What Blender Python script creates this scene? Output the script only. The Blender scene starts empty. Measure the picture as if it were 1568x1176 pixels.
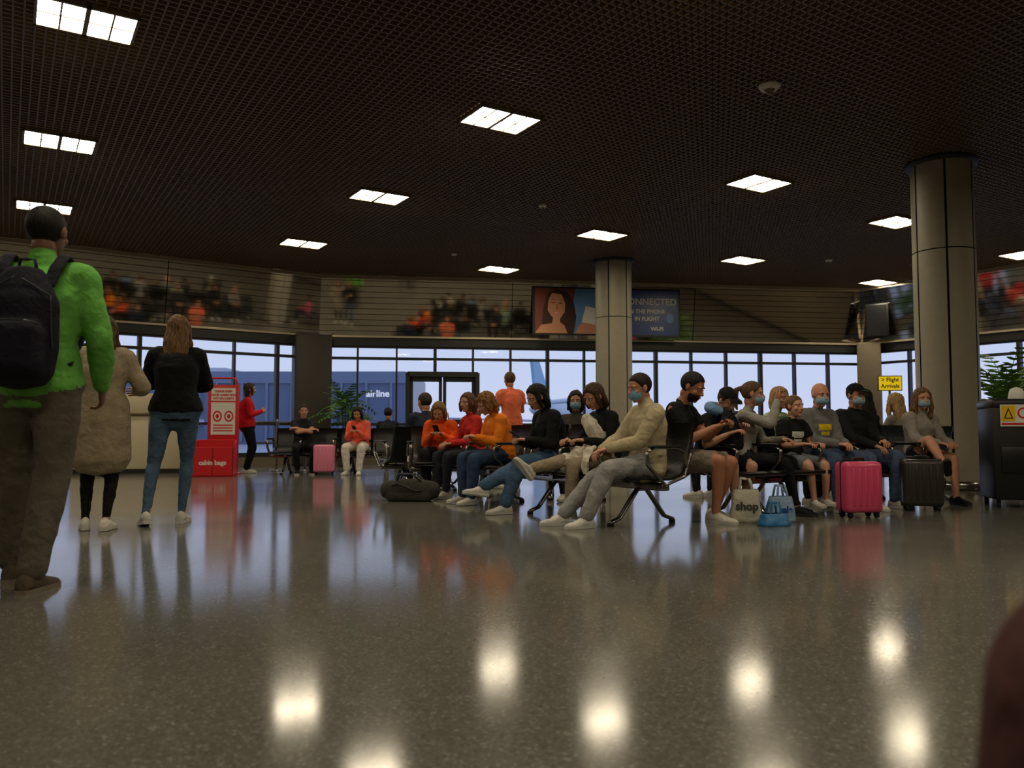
import bpy, bmesh, math, random
import numpy as np
from mathutils import Vector, Matrix, noise, kdtree
random.seed(7); np.random.seed(7)
scene=bpy.context.scene
try:
    scene.view_settings.view_transform='Standard'
except Exception: pass
rad=math.radians
# ------------------------------------------------------------------ materials
def lin(c):
    return tuple(((x/255)/12.92 if x/255<=.04045 else ((x/255+.055)/1.055)**2.4) for x in c)
_mc={}
def mat(name,rgb,rough=.6,metal=0,bump=0,bscale=60,var=0,vscale=8,emit=0,spec=.5,coat=0):
    if name in _mc: return _mc[name]
    m=bpy.data.materials.new(name); m.use_nodes=True
    nt=m.node_tree; b=nt.nodes['Principled BSDF']; c=lin(rgb)
    b.inputs['Base Color'].default_value=(*c,1); b.inputs['Roughness'].default_value=rough
    b.inputs['Metallic'].default_value=metal
    b.inputs['Specular IOR Level'].default_value=spec
    if coat: b.inputs['Coat Weight'].default_value=coat
    if emit:
        b.inputs['Emission Color'].default_value=(*c,1); b.inputs['Emission Strength'].default_value=emit
    if bump or var:
        tc=nt.nodes.new('ShaderNodeTexCoord')
    if var:
        n=nt.nodes.new('ShaderNodeTexNoise'); n.inputs['Scale'].default_value=vscale; n.inputs['Detail'].default_value=4
        nt.links.new(tc.outputs['Object'],n.inputs['Vector'])
        r=nt.nodes.new('ShaderNodeValToRGB'); r.color_ramp.elements[0].position=.3; r.color_ramp.elements[1].position=.7
        r.color_ramp.elements[0].color=(*[x*(1-var) for x in c],1); r.color_ramp.elements[1].color=(*[min(1,x*(1+var)) for x in c],1)
        nt.links.new(n.outputs['Fac'],r.inputs['Fac']); nt.links.new(r.outputs['Color'],b.inputs['Base Color'])
    if bump:
        n=nt.nodes.new('ShaderNodeTexNoise'); n.inputs['Scale'].default_value=bscale; n.inputs['Detail'].default_value=3; n.inputs['Distortion'].default_value=.6
        nt.links.new(tc.outputs['Object'],n.inputs['Vector'])
        bp=nt.nodes.new('ShaderNodeBump'); bp.inputs['Strength'].default_value=bump; bp.inputs['Distance'].default_value=.02
        nt.links.new(n.outputs['Fac'],bp.inputs['Height']); nt.links.new(bp.outputs['Normal'],b.inputs['Normal'])
    _mc[name]=m; return m
def cloth(rgb,rough=.85): return mat('cloth_%d_%d_%d'%tuple(rgb),rgb,rough,bump=.7,bscale=17,var=.16,vscale=11,spec=.25)
def skinm(rgb): return mat('skin_%d_%d_%d'%tuple(rgb),rgb,.5,var=.06,vscale=14,spec=.4)
def hairm(rgb):
    k='hair_%d_%d_%d'%tuple(rgb)
    if k in _mc: return _mc[k]
    m=mat(k,rgb,.6,spec=.25)
    nt=m.node_tree; b=nt.nodes['Principled BSDF']; c=lin(rgb)
    tc=nt.nodes.new('ShaderNodeTexCoord'); mp=nt.nodes.new('ShaderNodeMapping'); mp.inputs['Scale'].default_value=(90,90,8)
    n=nt.nodes.new('ShaderNodeTexNoise'); n.inputs['Scale'].default_value=1.2; n.inputs['Detail'].default_value=3
    r=nt.nodes.new('ShaderNodeValToRGB'); r.color_ramp.elements[0].position=.35; r.color_ramp.elements[1].position=.68
    r.color_ramp.elements[0].color=(*[x*.5 for x in c],1); r.color_ramp.elements[1].color=(*[min(1,x*1.35) for x in c],1)
    bp=nt.nodes.new('ShaderNodeBump'); bp.inputs['Strength'].default_value=.6; bp.inputs['Distance'].default_value=.01
    L=nt.links.new
    L(tc.outputs['Object'],mp.inputs['Vector']); L(mp.outputs['Vector'],n.inputs['Vector']); L(n.outputs['Fac'],r.inputs['Fac'])
    L(r.outputs['Color'],b.inputs['Base Color']); L(n.outputs['Fac'],bp.inputs['Height']); L(bp.outputs['Normal'],b.inputs['Normal'])
    return m
# ------------------------------------------------------------------ mesh tools
class MB:
    def __init__(s): s.v=[];s.f=[];s.m=[];s.sm=[];s.mats=[];s.n=0
    def slot(s,m):
        if m not in s.mats: s.mats.append(m)
        return s.mats.index(m)
    def add(s,vf,m,M=None,smooth=True):
        v,f=vf; v=np.asarray(v,float).reshape(-1,3)
        if M is not None:
            A=np.array(M); v=v@A[:3,:3].T+A[:3,3]
        s.v.append(v); n=s.n
        s.f.extend([[int(i)+n for i in q] for q in f])
        if isinstance(m,(list,np.ndarray)): s.m.extend([int(i) for i in m])
        else: s.m.extend([s.slot(m)]*len(f))
        s.sm.extend([smooth]*len(f)); s.n+=len(v); return s
    def obj(s,name,loc=(0,0,0),rz=0,parent=None):
        me=bpy.data.meshes.new(name); me.from_pydata(np.concatenate(s.v).tolist(),[],s.f)
        for m in s.mats: me.materials.append(m)
        me.polygons.foreach_set('material_index',s.m); me.polygons.foreach_set('use_smooth',s.sm); me.update()
        o=bpy.data.objects.new(name,me); scene.collection.objects.link(o); o.location=loc; o.rotation_euler=(0,0,rz)
        if parent: o.parent=parent
        return o
def nrm(a):
    a=np.asarray(a,float); l=np.linalg.norm(a); return a/l if l>1e-9 else a
def tube(pts,radii,n=14,ref=(1,0,0),step=.03,cap=True):
    P=np.array(pts,float); R=np.array([(r,r) if np.isscalar(r) else r for r in radii],float)
    PP=[P[0]];RR=[R[0]]
    for i in range(len(P)-1):
        k=max(1,int(np.linalg.norm(P[i+1]-P[i])/step))
        for j in range(1,k+1):
            t=j/k; PP.append(P[i]*(1-t)+P[i+1]*t); RR.append(R[i]*(1-t)+R[i+1]*t)
    P=np.array(PP);R=np.array(RR);N=len(P)
    T=[nrm(P[min(i+1,N-1)]-P[max(i-1,0)]) for i in range(N)]
    ref=np.array(ref,float); rings=[]
    ang=np.arange(n)*2*math.pi/n; ca=np.cos(ang)[:,None]; sa=np.sin(ang)[:,None]
    A=[]
    for t in T:
        a=ref-t*ref.dot(t)
        if np.linalg.norm(a)<.15: a=A[-1]-t*A[-1].dot(t) if A else np.cross(t,[0.3,1,.2])
        A.append(nrm(a))
    def ring(c,t,a,r): return c+a*ca*r[0]+np.cross(t,a)*sa*r[1]
    if cap:
        r=R[0]; rings.append(ring(P[0]-T[0]*min(r)*.55,T[0],A[0],r*.78))
    for i in range(N): rings.append(ring(P[i],T[i],A[i],R[i]))
    if cap:
        r=R[-1]; rings.append(ring(P[-1]+T[-1]*min(r)*.55,T[-1],A[-1],r*.78))
    V=np.concatenate(rings); m=len(rings); F=[]
    for i in range(m-1):
        for j in range(n):
            k=(j+1)%n; F.append([i*n+j,i*n+k,(i+1)*n+k,(i+1)*n+j])
    e=.85 if cap else 0
    p0=P[0]-T[0]*min(R[0])*e; p1=P[-1]+T[-1]*min(R[-1])*e
    V=np.vstack([V,p0,p1]); a0=len(V)-2
    for j in range(n):
        k=(j+1)%n; F.append([k,j,a0]); b=(m-1)*n; F.append([b+j,b+k,a0+1])
    return V,F
def ell(c,r,nu=18,nv=12,M=None):
    V=[];F=[]
    for i in range(1,nv):
        th=math.pi*i/nv
        for j in range(nu):
            p=2*math.pi*j/nu; V.append([math.sin(th)*math.cos(p),math.sin(th)*math.sin(p),math.cos(th)])
    V+= [[0,0,1],[0,0,-1]]; t=len(V)-2
    for i in range(nv-2):
        for j in range(nu):
            k=(j+1)%nu; F.append([i*nu+j,(i+1)*nu+j,(i+1)*nu+k,i*nu+k])
    for j in range(nu):
        k=(j+1)%nu; F.append([j,k,t]); b=(nv-2)*nu; F.append([b+k,b+j,t+1])
    V=np.array(V)*np.array(r)
    if M is not None: V=V@np.array(M)[:3,:3].T
    return V+np.array(c),F
def box(x0,x1,y0,y1,z0,z1):
    V=[[x,y,z] for z in(z0,z1) for y in(y0,y1) for x in(x0,x1)]
    return np.array(V,float),[[0,2,3,1],[4,5,7,6],[0,1,5,4],[2,6,7,3],[0,4,6,2],[1,3,7,5]]
def rbox(x0,x1,y0,y1,z0,z1,bev=.02,seg=2):
    bm=bmesh.new(); bmesh.ops.create_cube(bm,size=1)
    for v in bm.verts: v.co=Vector(((x0+x1)/2+v.co.x*(x1-x0),(y0+y1)/2+v.co.y*(y1-y0),(z0+z1)/2+v.co.z*(z1-z0)))
    bmesh.ops.bevel(bm,geom=bm.edges[:],offset=bev,segments=seg,affect='EDGES',profile=.5)
    bm.verts.index_update(); V=np.array([v.co[:] for v in bm.verts]); F=[[v.index for v in f.verts] for f in bm.faces]; bm.free()
    return V,F
def disc(c,r,n=20,z=1):
    V=[[c[0]+r*math.cos(2*math.pi*i/n),c[1]+r*math.sin(2*math.pi*i/n),c[2]] for i in range(n)]
    return np.array(V),[list(range(n))]
def join(parts):
    V=[];F=[];n=0
    for v,f in parts:
        V.append(v); F+=[[i+n for i in q] for q in f]; n+=len(v)
    return np.concatenate(V),F
def remesh(parts,voxel,smooth=3):
    V,F=join(parts)
    me=bpy.data.meshes.new('t'); me.from_pydata(V.tolist(),[],F)
    o=bpy.data.objects.new('t',me); scene.collection.objects.link(o)
    r=o.modifiers.new('r','REMESH'); r.mode='VOXEL'; r.voxel_size=voxel
    if smooth:
        s=o.modifiers.new('s','SMOOTH'); s.factor=.5; s.iterations=smooth
    dg=bpy.context.evaluated_depsgraph_get(); e=o.evaluated_get(dg); m2=bpy.data.meshes.new_from_object(e)
    n=len(m2.vertices); v=np.empty(n*3); m2.vertices.foreach_get('co',v); v=v.reshape(-1,3)
    f=[list(p.vertices) for p in m2.polygons]
    bpy.data.objects.remove(o); bpy.data.meshes.remove(me); bpy.data.meshes.remove(m2)
    return v,f
def vnorm(v,f):
    q=np.array([x if len(x)==4 else x+[x[-1]] for x in f]); n=np.cross(v[q[:,2]]-v[q[:,0]],v[q[:,3]]-v[q[:,1]])
    N=np.zeros_like(v)
    for i in range(4): np.add.at(N,q[:,i],n)
    return N/(np.linalg.norm(N,axis=1)[:,None]+1e-12),q
def text(body,size,bold=0):
    cu=bpy.data.curves.new('tx','FONT'); cu.body=body; cu.size=size; cu.align_x='CENTER'; cu.align_y='CENTER'; cu.offset=bold; cu.resolution_u=3
    o=bpy.data.objects.new('tx',cu); scene.collection.objects.link(o)
    dg=bpy.context.evaluated_depsgraph_get(); m=bpy.data.meshes.new_from_object(o.evaluated_get(dg))
    v=np.array([x.co[:] for x in m.vertices]); f=[list(p.vertices) for p in m.polygons]
    bpy.data.objects.remove(o); return v.reshape(-1,3),f
def xz(vf,c,off):
    v,f=vf; v=np.array(v); return np.stack([v[:,0]+c[0],np.full(len(v),off),v[:,1]+c[1]],1),f
# ------------------------------------------------------------------ common materials
black=mat('black_plastic',(18,18,20),.45); dark=mat('dark_frame',(34,33,32),.5)
steel=mat('brushed_steel',(150,148,142),.25,metal=1); white=mat('white_paint',(225,222,212),.5)
rubber=mat('rubber',(14,14,14),.8)
# ------------------------------------------------------------------ room shell
CZ=4.46; P0=(-15,12.1);P1=(-4.6,19.6);P2=(9.1,21.5);P3=(15,13.3);P4=(15,-4);P5=(-15,-4)
POLY=[P0,P1,P2,P3,P4,P5]
fm=bpy.data.materials.new('terrazzo_floor'); fm.use_nodes=True; nt=fm.node_tree; b=nt.nodes['Principled BSDF']; L=nt.links.new
tc=nt.nodes.new('ShaderNodeTexCoord'); vo=nt.nodes.new('ShaderNodeTexVoronoi'); vo.inputs['Scale'].default_value=120
L(tc.outputs['Object'],vo.inputs['Vector']); sp=nt.nodes.new('ShaderNodeSeparateColor'); L(vo.outputs['Color'],sp.inputs['Color'])
rp=nt.nodes.new('ShaderNodeValToRGB'); rp.color_ramp.interpolation='LINEAR'
e=rp.color_ramp.elements; e[0].position=0; e[0].color=(.098,.094,.08,1); e[1].position=1; e[1].color=(.30,.29,.25,1)
for p,c in((.25,(.132,.127,.107,1)),(.84,(.156,.15,.127,1)),(.93,(.2,.193,.166,1))):
    x=e.new(p); x.color=c
L(sp.outputs['Red'],rp.inputs['Fac'])
n1=nt.nodes.new('ShaderNodeTexNoise'); n1.inputs['Scale'].default_value=.5; n1.inputs['Detail'].default_value=5; L(tc.outputs['Object'],n1.inputs['Vector'])
mr=nt.nodes.new('ShaderNodeMapRange'); mr.inputs[1].default_value=.3; mr.inputs[2].default_value=.7; mr.inputs[3].default_value=.085; mr.inputs[4].default_value=.15
L(n1.outputs['Fac'],mr.inputs[0]); L(mr.outputs[0],b.inputs['Roughness'])
mx=nt.nodes.new('ShaderNodeMixRGB'); mx.blend_type='MULTIPLY'; mx.inputs[0].default_value=1
m2=nt.nodes.new('ShaderNodeMapRange'); m2.inputs[1].default_value=.3; m2.inputs[2].default_value=.7; m2.inputs[3].default_value=.88; m2.inputs[4].default_value=1.08
L(n1.outputs['Fac'],m2.inputs[0]); L(rp.outputs['Color'],mx.inputs[1]); L(m2.outputs[0],mx.inputs[2]); L(mx.outputs[0],b.inputs['Base Color'])
b.inputs['Specular IOR Level'].default_value=.45
mb=MB(); mb.add((np.array([[x,y,0] for x,y in POLY[::-1]]),[list(range(6))]),fm,smooth=False)
mb.obj('floor')
# ceiling: dark plenum + open cell grid
GA=rad(121.4)
plen=mat('plenum_dark',(38,32,25),.9)
gridm=mat('ceiling_grid_metal',(126,105,78),.5,metal=.2)
mb=MB(); mb.add((np.array([[x,y,4.95] for x,y in POLY]),[list(range(6))]),plen,smooth=False)
def clip(px,py,dx,dy):
    t0,t1=-1e9,1e9
    n=len(POLY)
    for i in range(n):
        a=POLY[i];c=POLY[(i+1)%n]; ex,ey=c[0]-a[0],c[1]-a[1]; nx,ny=ey,-ex
        d=nx*dx+ny*dy; q=nx*(a[0]-px)+ny*(a[1]-py)
        if abs(d)<1e-9:
            if q>0: return None
        elif d>0: t0=max(t0,q/d)
        else: t1=min(t1,q/d)
    return (t0,t1) if t1>t0 else None
for ang in(GA,GA-math.pi/2):
    dx,dy=math.cos(ang),math.sin(ang); nx,ny=-dy,dx
    k=-300
    while k<=300:
        o=k*.088; px,py=nx*o,8+ny*o; c=clip(px,py,dx,dy)
        if c and c[1]-c[0]>.2:
            a,bb=c; h=.008; K=max(1,int((bb-a)/.9)); V=[];F=[]
            for q in range(K):     # short pieces keep the ray tracing fast
                n0=len(V)
                for z in(CZ,CZ+.035):
                    for t in(a+(bb-a)*q/K,a+(bb-a)*(q+1)/K):
                        for s_ in(-h,h): V.append([px+dx*t+nx*s_,py+dy*t+ny*s_,z])
                F+=[[n0+i for i in w] for w in ([0,1,3,2],[4,6,7,5],[0,2,6,4],[1,5,7,3])]
            mb.add((np.array(V),F),gridm,smooth=False)
        k+=1
mb.obj('ceiling')
# ceiling lights
lampE=bpy.data.materials.new('light_panel_emission'); lampE.use_nodes=True
nt=lampE.node_tree; nt.nodes.clear(); em=nt.nodes.new('ShaderNodeEmission'); em.inputs[0].default_value=(1,.86,.62,1); em.inputs[1].default_value=38
out=nt.nodes.new('ShaderNodeOutputMaterial'); nt.links.new(em.outputs[0],out.inputs[0])
louv=mat('light_louvre',(120,105,80),.5)
LT=[(-3.81,7.22),(-5.74,10.32),(-7.65,13.36),(-.14,9.58),(-2.08,12.77),(-4.07,15.98),(-.3,18.55),(1.68,15.28),(3.65,12.06),(4.95,17.56),(6.73,14.33),(9.0,20.2),(10.6,17.04),
 (1.81,6.38),(-1.95,3.98),(3.76,3.18),(.09,.8),(-7.6,4.7),(7.5,5.6),(9.4,2.4),(-9.5,7.9),(5.7,0),(-4,-1.8),(-11.4,11.0),(-9.2,1.6),(2,-2.4),(12.2,10.)]  # unseen lights carrying the grid on, added to light the foreground
for (x,y) in LT:
    mb=MB()
    for sx in(-1,1):
        c=sx*.205
        mb.add((np.array([[c-.185,-.27,0],[c-.185,.27,0],[c+.185,.27,0],[c+.185,-.27,0]]),[[0,1,2,3]]),lampE,smooth=False)
        mb.add(box(c-.008,c+.008,-.27,.27,-.012,-.002),louv,smooth=False)
        mb.add(box(c-.185,c+.185,-.008,.008,-.012,-.002),louv,smooth=False)
    for a in((-.41,-.385,-.3,.3),(.385,.41,-.3,.3),(-.02,.02,-.3,.3),(-.41,.41,-.3,-.27),(-.41,.41,.27,.3)):
        mb.add(box(a[0],a[1],a[2],a[3],-.016,.03),louv,smooth=False)
    mb.obj('ceiling_light',(x,y,CZ-.02),GA-math.pi/2)
for (x,y,r) in((2.75,8.65,.12),(5.3,6.9,.09),(.5,13.3,.07),(6.8,17.6,.08),(-1.2,20.0-3,.06)):
    mb=MB(); mb.add(tube([(0,0,-.05),(0,0,-.02),(0,0,0)],[r*.7,r*.95,r],24,cap=False),white); mb.add(tube([(0,0,-.07),(0,0,-.05)],[r*.3,r*.5],16),louv)
    mb.obj('smoke_detector',(x,y,CZ))
# walls
def facM(P,Q):
    d=Vector((Q[0]-P[0],Q[1]-P[1])).normalized(); n=(d.y,-d.x)
    return Matrix(((d.x,n[0],0,P[0]),(d.y,n[1],0,P[1]),(0,0,1,0),(0,0,0,1))),math.dist(P,Q)
wallm=mat('wall_plaster_tan',(120,108,88),.7,var=.05); slat=mat('polished_slat_metal',(218,212,200),.05,metal=1)
slat2=mat('slat_gap',(40,36,30),.7); trimm=mat('trim_metal',(190,176,148),.4,metal=.4)
gl=bpy.data.materials.new('window_glass'); gl.use_nodes=True; nt=gl.node_tree; nt.nodes.clear()
tr=nt.nodes.new('ShaderNodeBsdfTransparent'); tr.inputs[0].default_value=(.93,.95,.97,1); gs=nt.nodes.new('ShaderNodeBsdfGlossy'); gs.inputs['Roughness'].default_value=.02
fr=nt.nodes.new('ShaderNodeFresnel'); fr.inputs[0].default_value=1.5; ms=nt.nodes.new('ShaderNodeMixShader'); out=nt.nodes.new('ShaderNodeOutputMaterial')
nt.links.new(fr.outputs[0],ms.inputs[0]); nt.links.new(tr.outputs[0],ms.inputs[1]); nt.links.new(gs.outputs[0],ms.inputs[2]); nt.links.new(ms.outputs[0],out.inputs[0])
def facet(P,Q,name,idx,door=None,spacing=1.0,glaze=True,lo=0.0):
    M,Ln=facM(P,Q); mb=MB()
    B=lambda *a,m=wallm:mb.add(box(*a),m,M,False)
    B(0,Ln,-.3,0,0,.22); B(0,Ln,-.3,0,2.82,4.95); B(0,Ln,-.02,.06,2.82,3.04,m=dark)
    mb.obj('wall_'+name)
    mb=MB(); z=3.05; tan=math.tan(rad(11)); off=0
    seg=max(1,int(round(Ln/1.15)))
    for k in range(seg):
        x0=Ln*k/seg+(.018 if k%4==0 else 0); x1=Ln*(k+1)/seg; z=3.05
        while z<4.36:
            h=.118; y0=.07+(z-3.05)*tan; y1=.07+(z+h-3.05)*tan
            V=np.array([[x0,y0,z],[x1,y0,z],[x1,y1,z+h],[x0,y1,z+h],[x0,y0-.03,z],[x1,y0-.03,z],[x1,y1-.03,z+h],[x0,y1-.03,z+h]])
            mb.add((V,[[0,1,2,3],[5,4,7,6],[0,4,5,1],[3,2,6,7]]),slat,M,False); z+=.13
    V=np.array([[0,.03,3.05],[Ln,.03,3.05],[Ln,.03+1.4*tan,4.45],[0,.03+1.4*tan,4.45]]); mb.add((V,[[0,1,2,3]]),slat2,M,False)
    mb.obj('slatted_metal_cladding')
    mb=MB(); mb.add(box(0,Ln,.0,.38,4.38,4.45),trimm,M,False); mb.add(box(0,Ln,.0,.1,3.02,3.06),trimm,M,False); mb.obj('trim_%d'%idx)
    mb=MB(); n=int(round(Ln/spacing))
    for i in range(n+1):
        s=Ln*i/n; z0=.22
        if door and door[0]-.1<s<door[1]+.1: z0=2.15
        w=.045 if i%3 else .075
        mb.add(box(s-w/2,s+w/2,-.12,.03,z0,2.82),dark,M,False)
    for z,h in((.22,.08),(.92,.06),(2.5,.06),(2.78,.05)):
        if door and z<2:
            mb.add(box(0,door[0],-.1,.02,z,z+h),dark,M,False); mb.add(box(door[1],Ln,-.1,.02,z,z+h),dark,M,False)
        else: mb.add(box(0,Ln,-.1,.02,z,z+h),dark,M,False)
    if door:
        for a,c in((0,door[0]),(door[1],Ln)):
            mb.add((np.array([[a,-.05,.22],[c,-.05,.22],[c,-.05,2.82],[a,-.05,2.82]]),[[0,1,2,3]]),gl,M,False)
        a,c=door; mb.add((np.array([[a,-.05,2.15],[c,-.05,2.15],[c,-.05,2.82],[a,-.05,2.82]]),[[0,1,2,3]]),gl,M,False)
    else: mb.add((np.array([[0,-.05,.22],[Ln,-.05,.22],[Ln,-.05,2.82],[0,-.05,2.82]]),[[0,1,2,3]]),gl,M,False)
    mb.obj('window_%d'%idx)
    return M,Ln
MA,LA=facet(P0,P1,'north_west',1,spacing=.95)
DS=(2.1,3.8)
MBm,LB=facet(P1,P2,'north',2,door=DS,spacing=.92)
MC,LC=facet(P2,P3,'north_east',3,spacing=1.3)
for P,Q,nm in((P3,P4,'east'),(P4,P5,'south'),(P5,P0,'west')):
    M,Ln=facM(P,Q); mb=MB(); mb.add(box(-.3,Ln+.3,-.3,0,0,4.95),wallm,M,False); mb.obj('wall_'+nm)
    mb=MB(); mb.add(box(0,Ln,0,.02,0,.12),dark,M,False); mb.obj('baseboard_'+nm)
# door
mb=MB(); a,c=DS; mid=(a+c)/2
for x0,x1,z0,z1 in((a-.04,a+.06,0,2.2),(c-.06,c+.04,0,2.2),(a,c,2.1,2.22)): mb.add(box(x0,x1,-.14,.08,z0,z1),dark,MBm,False)
for s0,s1 in((a+.06,mid-.01),(mid+.01,c-.06)):
    for x0,x1,z0,z1 in((s0,s0+.08,0.02,2.1),(s1-.08,s1,.02,2.1),(s0,s1,.02,.2),(s0,s1,.95,1.07),(s0,s1,1.98,2.1)): mb.add(box(x0,x1,-.06,.0,z0,z1),dark,MBm,False)
    mb.add((np.array([[s0,-.03,.2],[s1,-.03,.2],[s1,-.03,2],[s0,-.03,2]]),[[0,1,2,3]]),gl,MBm,False)
for s in(mid-.14,mid+.14): mb.add(tube([(s,0,.85),(s,.05,.87),(s,.05,1.2),(s,0,1.22)],[.012]*4,8),steel,MBm)
mb.obj('door_1')
# wall pillars
mb=MB(); mb.add(rbox(-.42,.42,-.35,.3,0,3.04,.03),mat('pillar_dark',(62,56,48),.6)); mb.obj('wall_pillar',(-4.72,19.45,0),rad(22))
mb=MB(); mb.add(rbox(-.28,.28,-.3,.3,0,3.04,.03),wallm); mb.obj('wall_pillar',(9.15,21.15,0),rad(-25))
# round clad columns
colm=mat('column_cladding',(158,150,130),.5,var=.04)
for (x,y) in((5.9,11.2),(2.19,17.75)):
    mb=MB(); R=.39; mb.add(tube([(0,0,0),(0,0,CZ)],[R-.03,R-.03],32,cap=False,step=9),rubber)
    for k in range(6):
        for z0,z1 in((.12,3.2),(3.215,4.40)):
            a0=k*math.pi/3+.035; a1=(k+1)*math.pi/3-.035; V=[];F=[]; n=9
            for z in(z0,z1):
                for i in range(n+1):
                    t=a0+(a1-a0)*i/n; V.append([R*math.cos(t),R*math.sin(t),z])
            F=[[i,i+1,n+1+i+1,n+1+i] for i in range(n)]
            mb.add((np.array(V),F),colm)
    mb.add(tube([(0,0,.0),(0,0,.12)],[R+.01,R+.01],32,cap=False,step=9),steel)
    mb.add(tube([(0,0,4.4),(0,0,CZ+.03)],[R+.06,R+.06],32,cap=False,step=9),dark)
    mb.obj('round_column',(x,y,0),rad(8))
# posters on cladding
def flat(pts,s0,z0,off): return np.array([[s0+x,off,z0+z] for x,z in pts]),[list(range(len(pts)))]
def oval(cx,cz,rx,rz,n=28,a0=0,a1=2*math.pi): return [(cx+rx*math.cos(a0+(a1-a0)*i/n),cz+rz*math.sin(a0+(a1-a0)*i/n)) for i in range(n)]
pb=mat('poster_sky',(95,140,190),.35,var=.2,vscale=2); ps=mat('poster_skin',(200,140,104),.4); ph=mat('poster_hair',(58,32,24),.4); pr=mat('poster_warm',(120,60,48),.4)
mb=MB(); X=lambda v,m:mb.add(v,m,MBm,False)
X(box(5.1,7.05,.34,.40,3.12,4.3),dark)
PO=.04
X(flat([(0,0),(1.85,0),(1.85,1.1),(0,1.1)],5.15,3.16,.362+PO),pb)
X(flat([(0,0),(.95,0),(.9,.5),(1.0,1.1),(0,1.1)],5.15,3.16,.364+PO),pr)
X(flat([(.15,0),(.95,0),(1.02,.4),(.95,.8),(.78,1.02),(.5,1.08),(.3,.95),(.2,.6)],5.15,3.16,.366+PO),ph)
X(flat([(.42,.98),(.66,.95),(.74,.74),(.73,.52),(.62,.36),(.5,.33),(.4,.42),(.31,.56),(.33,.8)],5.15,3.16,.369+PO),ps)
X(flat([(0,0),(.8,0),(.72,.2),(.62,.26),(.6,.42),(.45,.42),(.42,.24),(.15,.2)],5.15,3.16,.3675+PO),ps)
X(flat([(.34,.735),(.44,.755),(.5,.74),(.44,.73)],5.15,3.16,.372+PO),ph); X(flat([(.56,.73),(.62,.75),(.7,.73),(.62,.72)],5.15,3.16,.372+PO),ph)
X(flat([(.35,.80),(.44,.83),(.5,.81),(.44,.815)],5.15,3.16,.372+PO),ph); X(flat([(.56,.8),(.63,.825),(.7,.79),(.63,.81)],5.15,3.16,.372+PO),ph)
X(flat([(.51,.58),(.55,.57),(.57,.6),(.54,.72)],5.15,3.16,.372+PO),mat('poster_shade',(160,100,74),.4)); X(flat(oval(.53,.49,.08,.03),5.15,3.16,.372+PO),mat('poster_lip',(210,110,100),.4)); X(flat(oval(.53,.492,.055,.01),5.15,3.16,.374+PO),white)
X(flat([(1.0,0),(1.75,0),(1.7,.22),(1.45,.34),(1.2,.3),(1.05,.15)],5.15,3.16,.369+PO),ps); X(flat([(1.15,.28),(1.5,.22),(1.6,.6),(1.25,.68)],5.15,3.16,.371+PO),white)
mb.obj('advertising_poster')
bl=mat('sign_blue',(22,60,130),.35); mb=MB(); X(box(7.1,8.8,.34,.40,3.1,4.3),dark); X(flat([(0,0),(1.6,0),(1.6,1.1),(0,1.1)],7.15,3.15,.362+PO),bl)
for t,sz,cx,cz in(('CONNECTED',.23,.85,.82),('ON THE PHONE',.14,.75,.58),('IN FLIGHT',.14,.8,.4),('WI-FI',.14,1.05,.15)):
    v,f=text(t,sz,.004); X((np.stack([v[:,0]+7.15+cx,np.full(len(v),.366+PO),v[:,1]+3.15+cz],1),f),white)
X(flat(oval(1.38,.42,.09,.12),7.15,3.15,.365+PO),mat('sign_lightblue',(90,140,200),.4))
mb.obj('wifi_sign')
# monitor
mb=MB(); mb.add(rbox(-.27,.27,-.04,.04,3.15,4.0,.02),black); mb.add(box(-.24,.24,-.046,-.04,3.19,3.96),mat('screen_off',(10,12,16),.35),None,False); mb.add(tube([(0,.03,3.75),(0,.45,3.85)],[.025,.025],8),dark)
mb.obj('wall_monitor',(9.2,20.75,0),rad(-35))
yel=mat('sign_yellow',(235,200,20),.5,emit=.5)
mb=MB(); mb.add(rbox(-.27,.27,-.03,.03,1.74,2.1,.01),dark); mb.add(box(-.25,.25,-.036,-.03,1.76,2.08),yel,None,False)
mb.add(xz(text('> Flight',.13,.003),(0,2.0),-.04),black,smooth=False); mb.add(xz(text('Arrivals',.13,.003),(0,1.85),-.04),black,smooth=False)
mb.add(tube([(0,.02,1.0),(0,.02,0.02)],[.03,.03],10),steel); mb.add(tube([(0,.02,1.0),(0,.02,1.75)],[.03,.03],10),steel); mb.add(tube([(0,.02,0),(0,.02,.03)],[.2,.2],20,cap=False),steel)
mb.obj('flight_arrivals_sign',(8.95,19.6,0),rad(-10))
# ------------------------------------------------------------------ outside
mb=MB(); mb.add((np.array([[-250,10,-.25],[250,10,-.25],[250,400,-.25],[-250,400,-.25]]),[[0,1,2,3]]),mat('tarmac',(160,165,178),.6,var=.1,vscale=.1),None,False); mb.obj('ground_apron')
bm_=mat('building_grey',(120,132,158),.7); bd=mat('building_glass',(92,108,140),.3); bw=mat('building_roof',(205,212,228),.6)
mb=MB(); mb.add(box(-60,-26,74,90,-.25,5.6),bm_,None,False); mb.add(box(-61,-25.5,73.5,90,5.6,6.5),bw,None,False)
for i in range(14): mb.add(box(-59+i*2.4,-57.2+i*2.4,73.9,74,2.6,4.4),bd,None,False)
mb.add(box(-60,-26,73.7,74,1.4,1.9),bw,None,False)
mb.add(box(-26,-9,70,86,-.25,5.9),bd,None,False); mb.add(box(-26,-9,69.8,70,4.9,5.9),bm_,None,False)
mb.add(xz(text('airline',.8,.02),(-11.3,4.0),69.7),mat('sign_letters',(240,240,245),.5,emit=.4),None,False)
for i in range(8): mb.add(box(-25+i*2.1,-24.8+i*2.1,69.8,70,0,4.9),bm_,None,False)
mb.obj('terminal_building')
mb=MB(); aw=mat('aircraft_white',(205,212,226),.5); ab=mat('aircraft_tail_blue',(150,190,220),.5)
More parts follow.
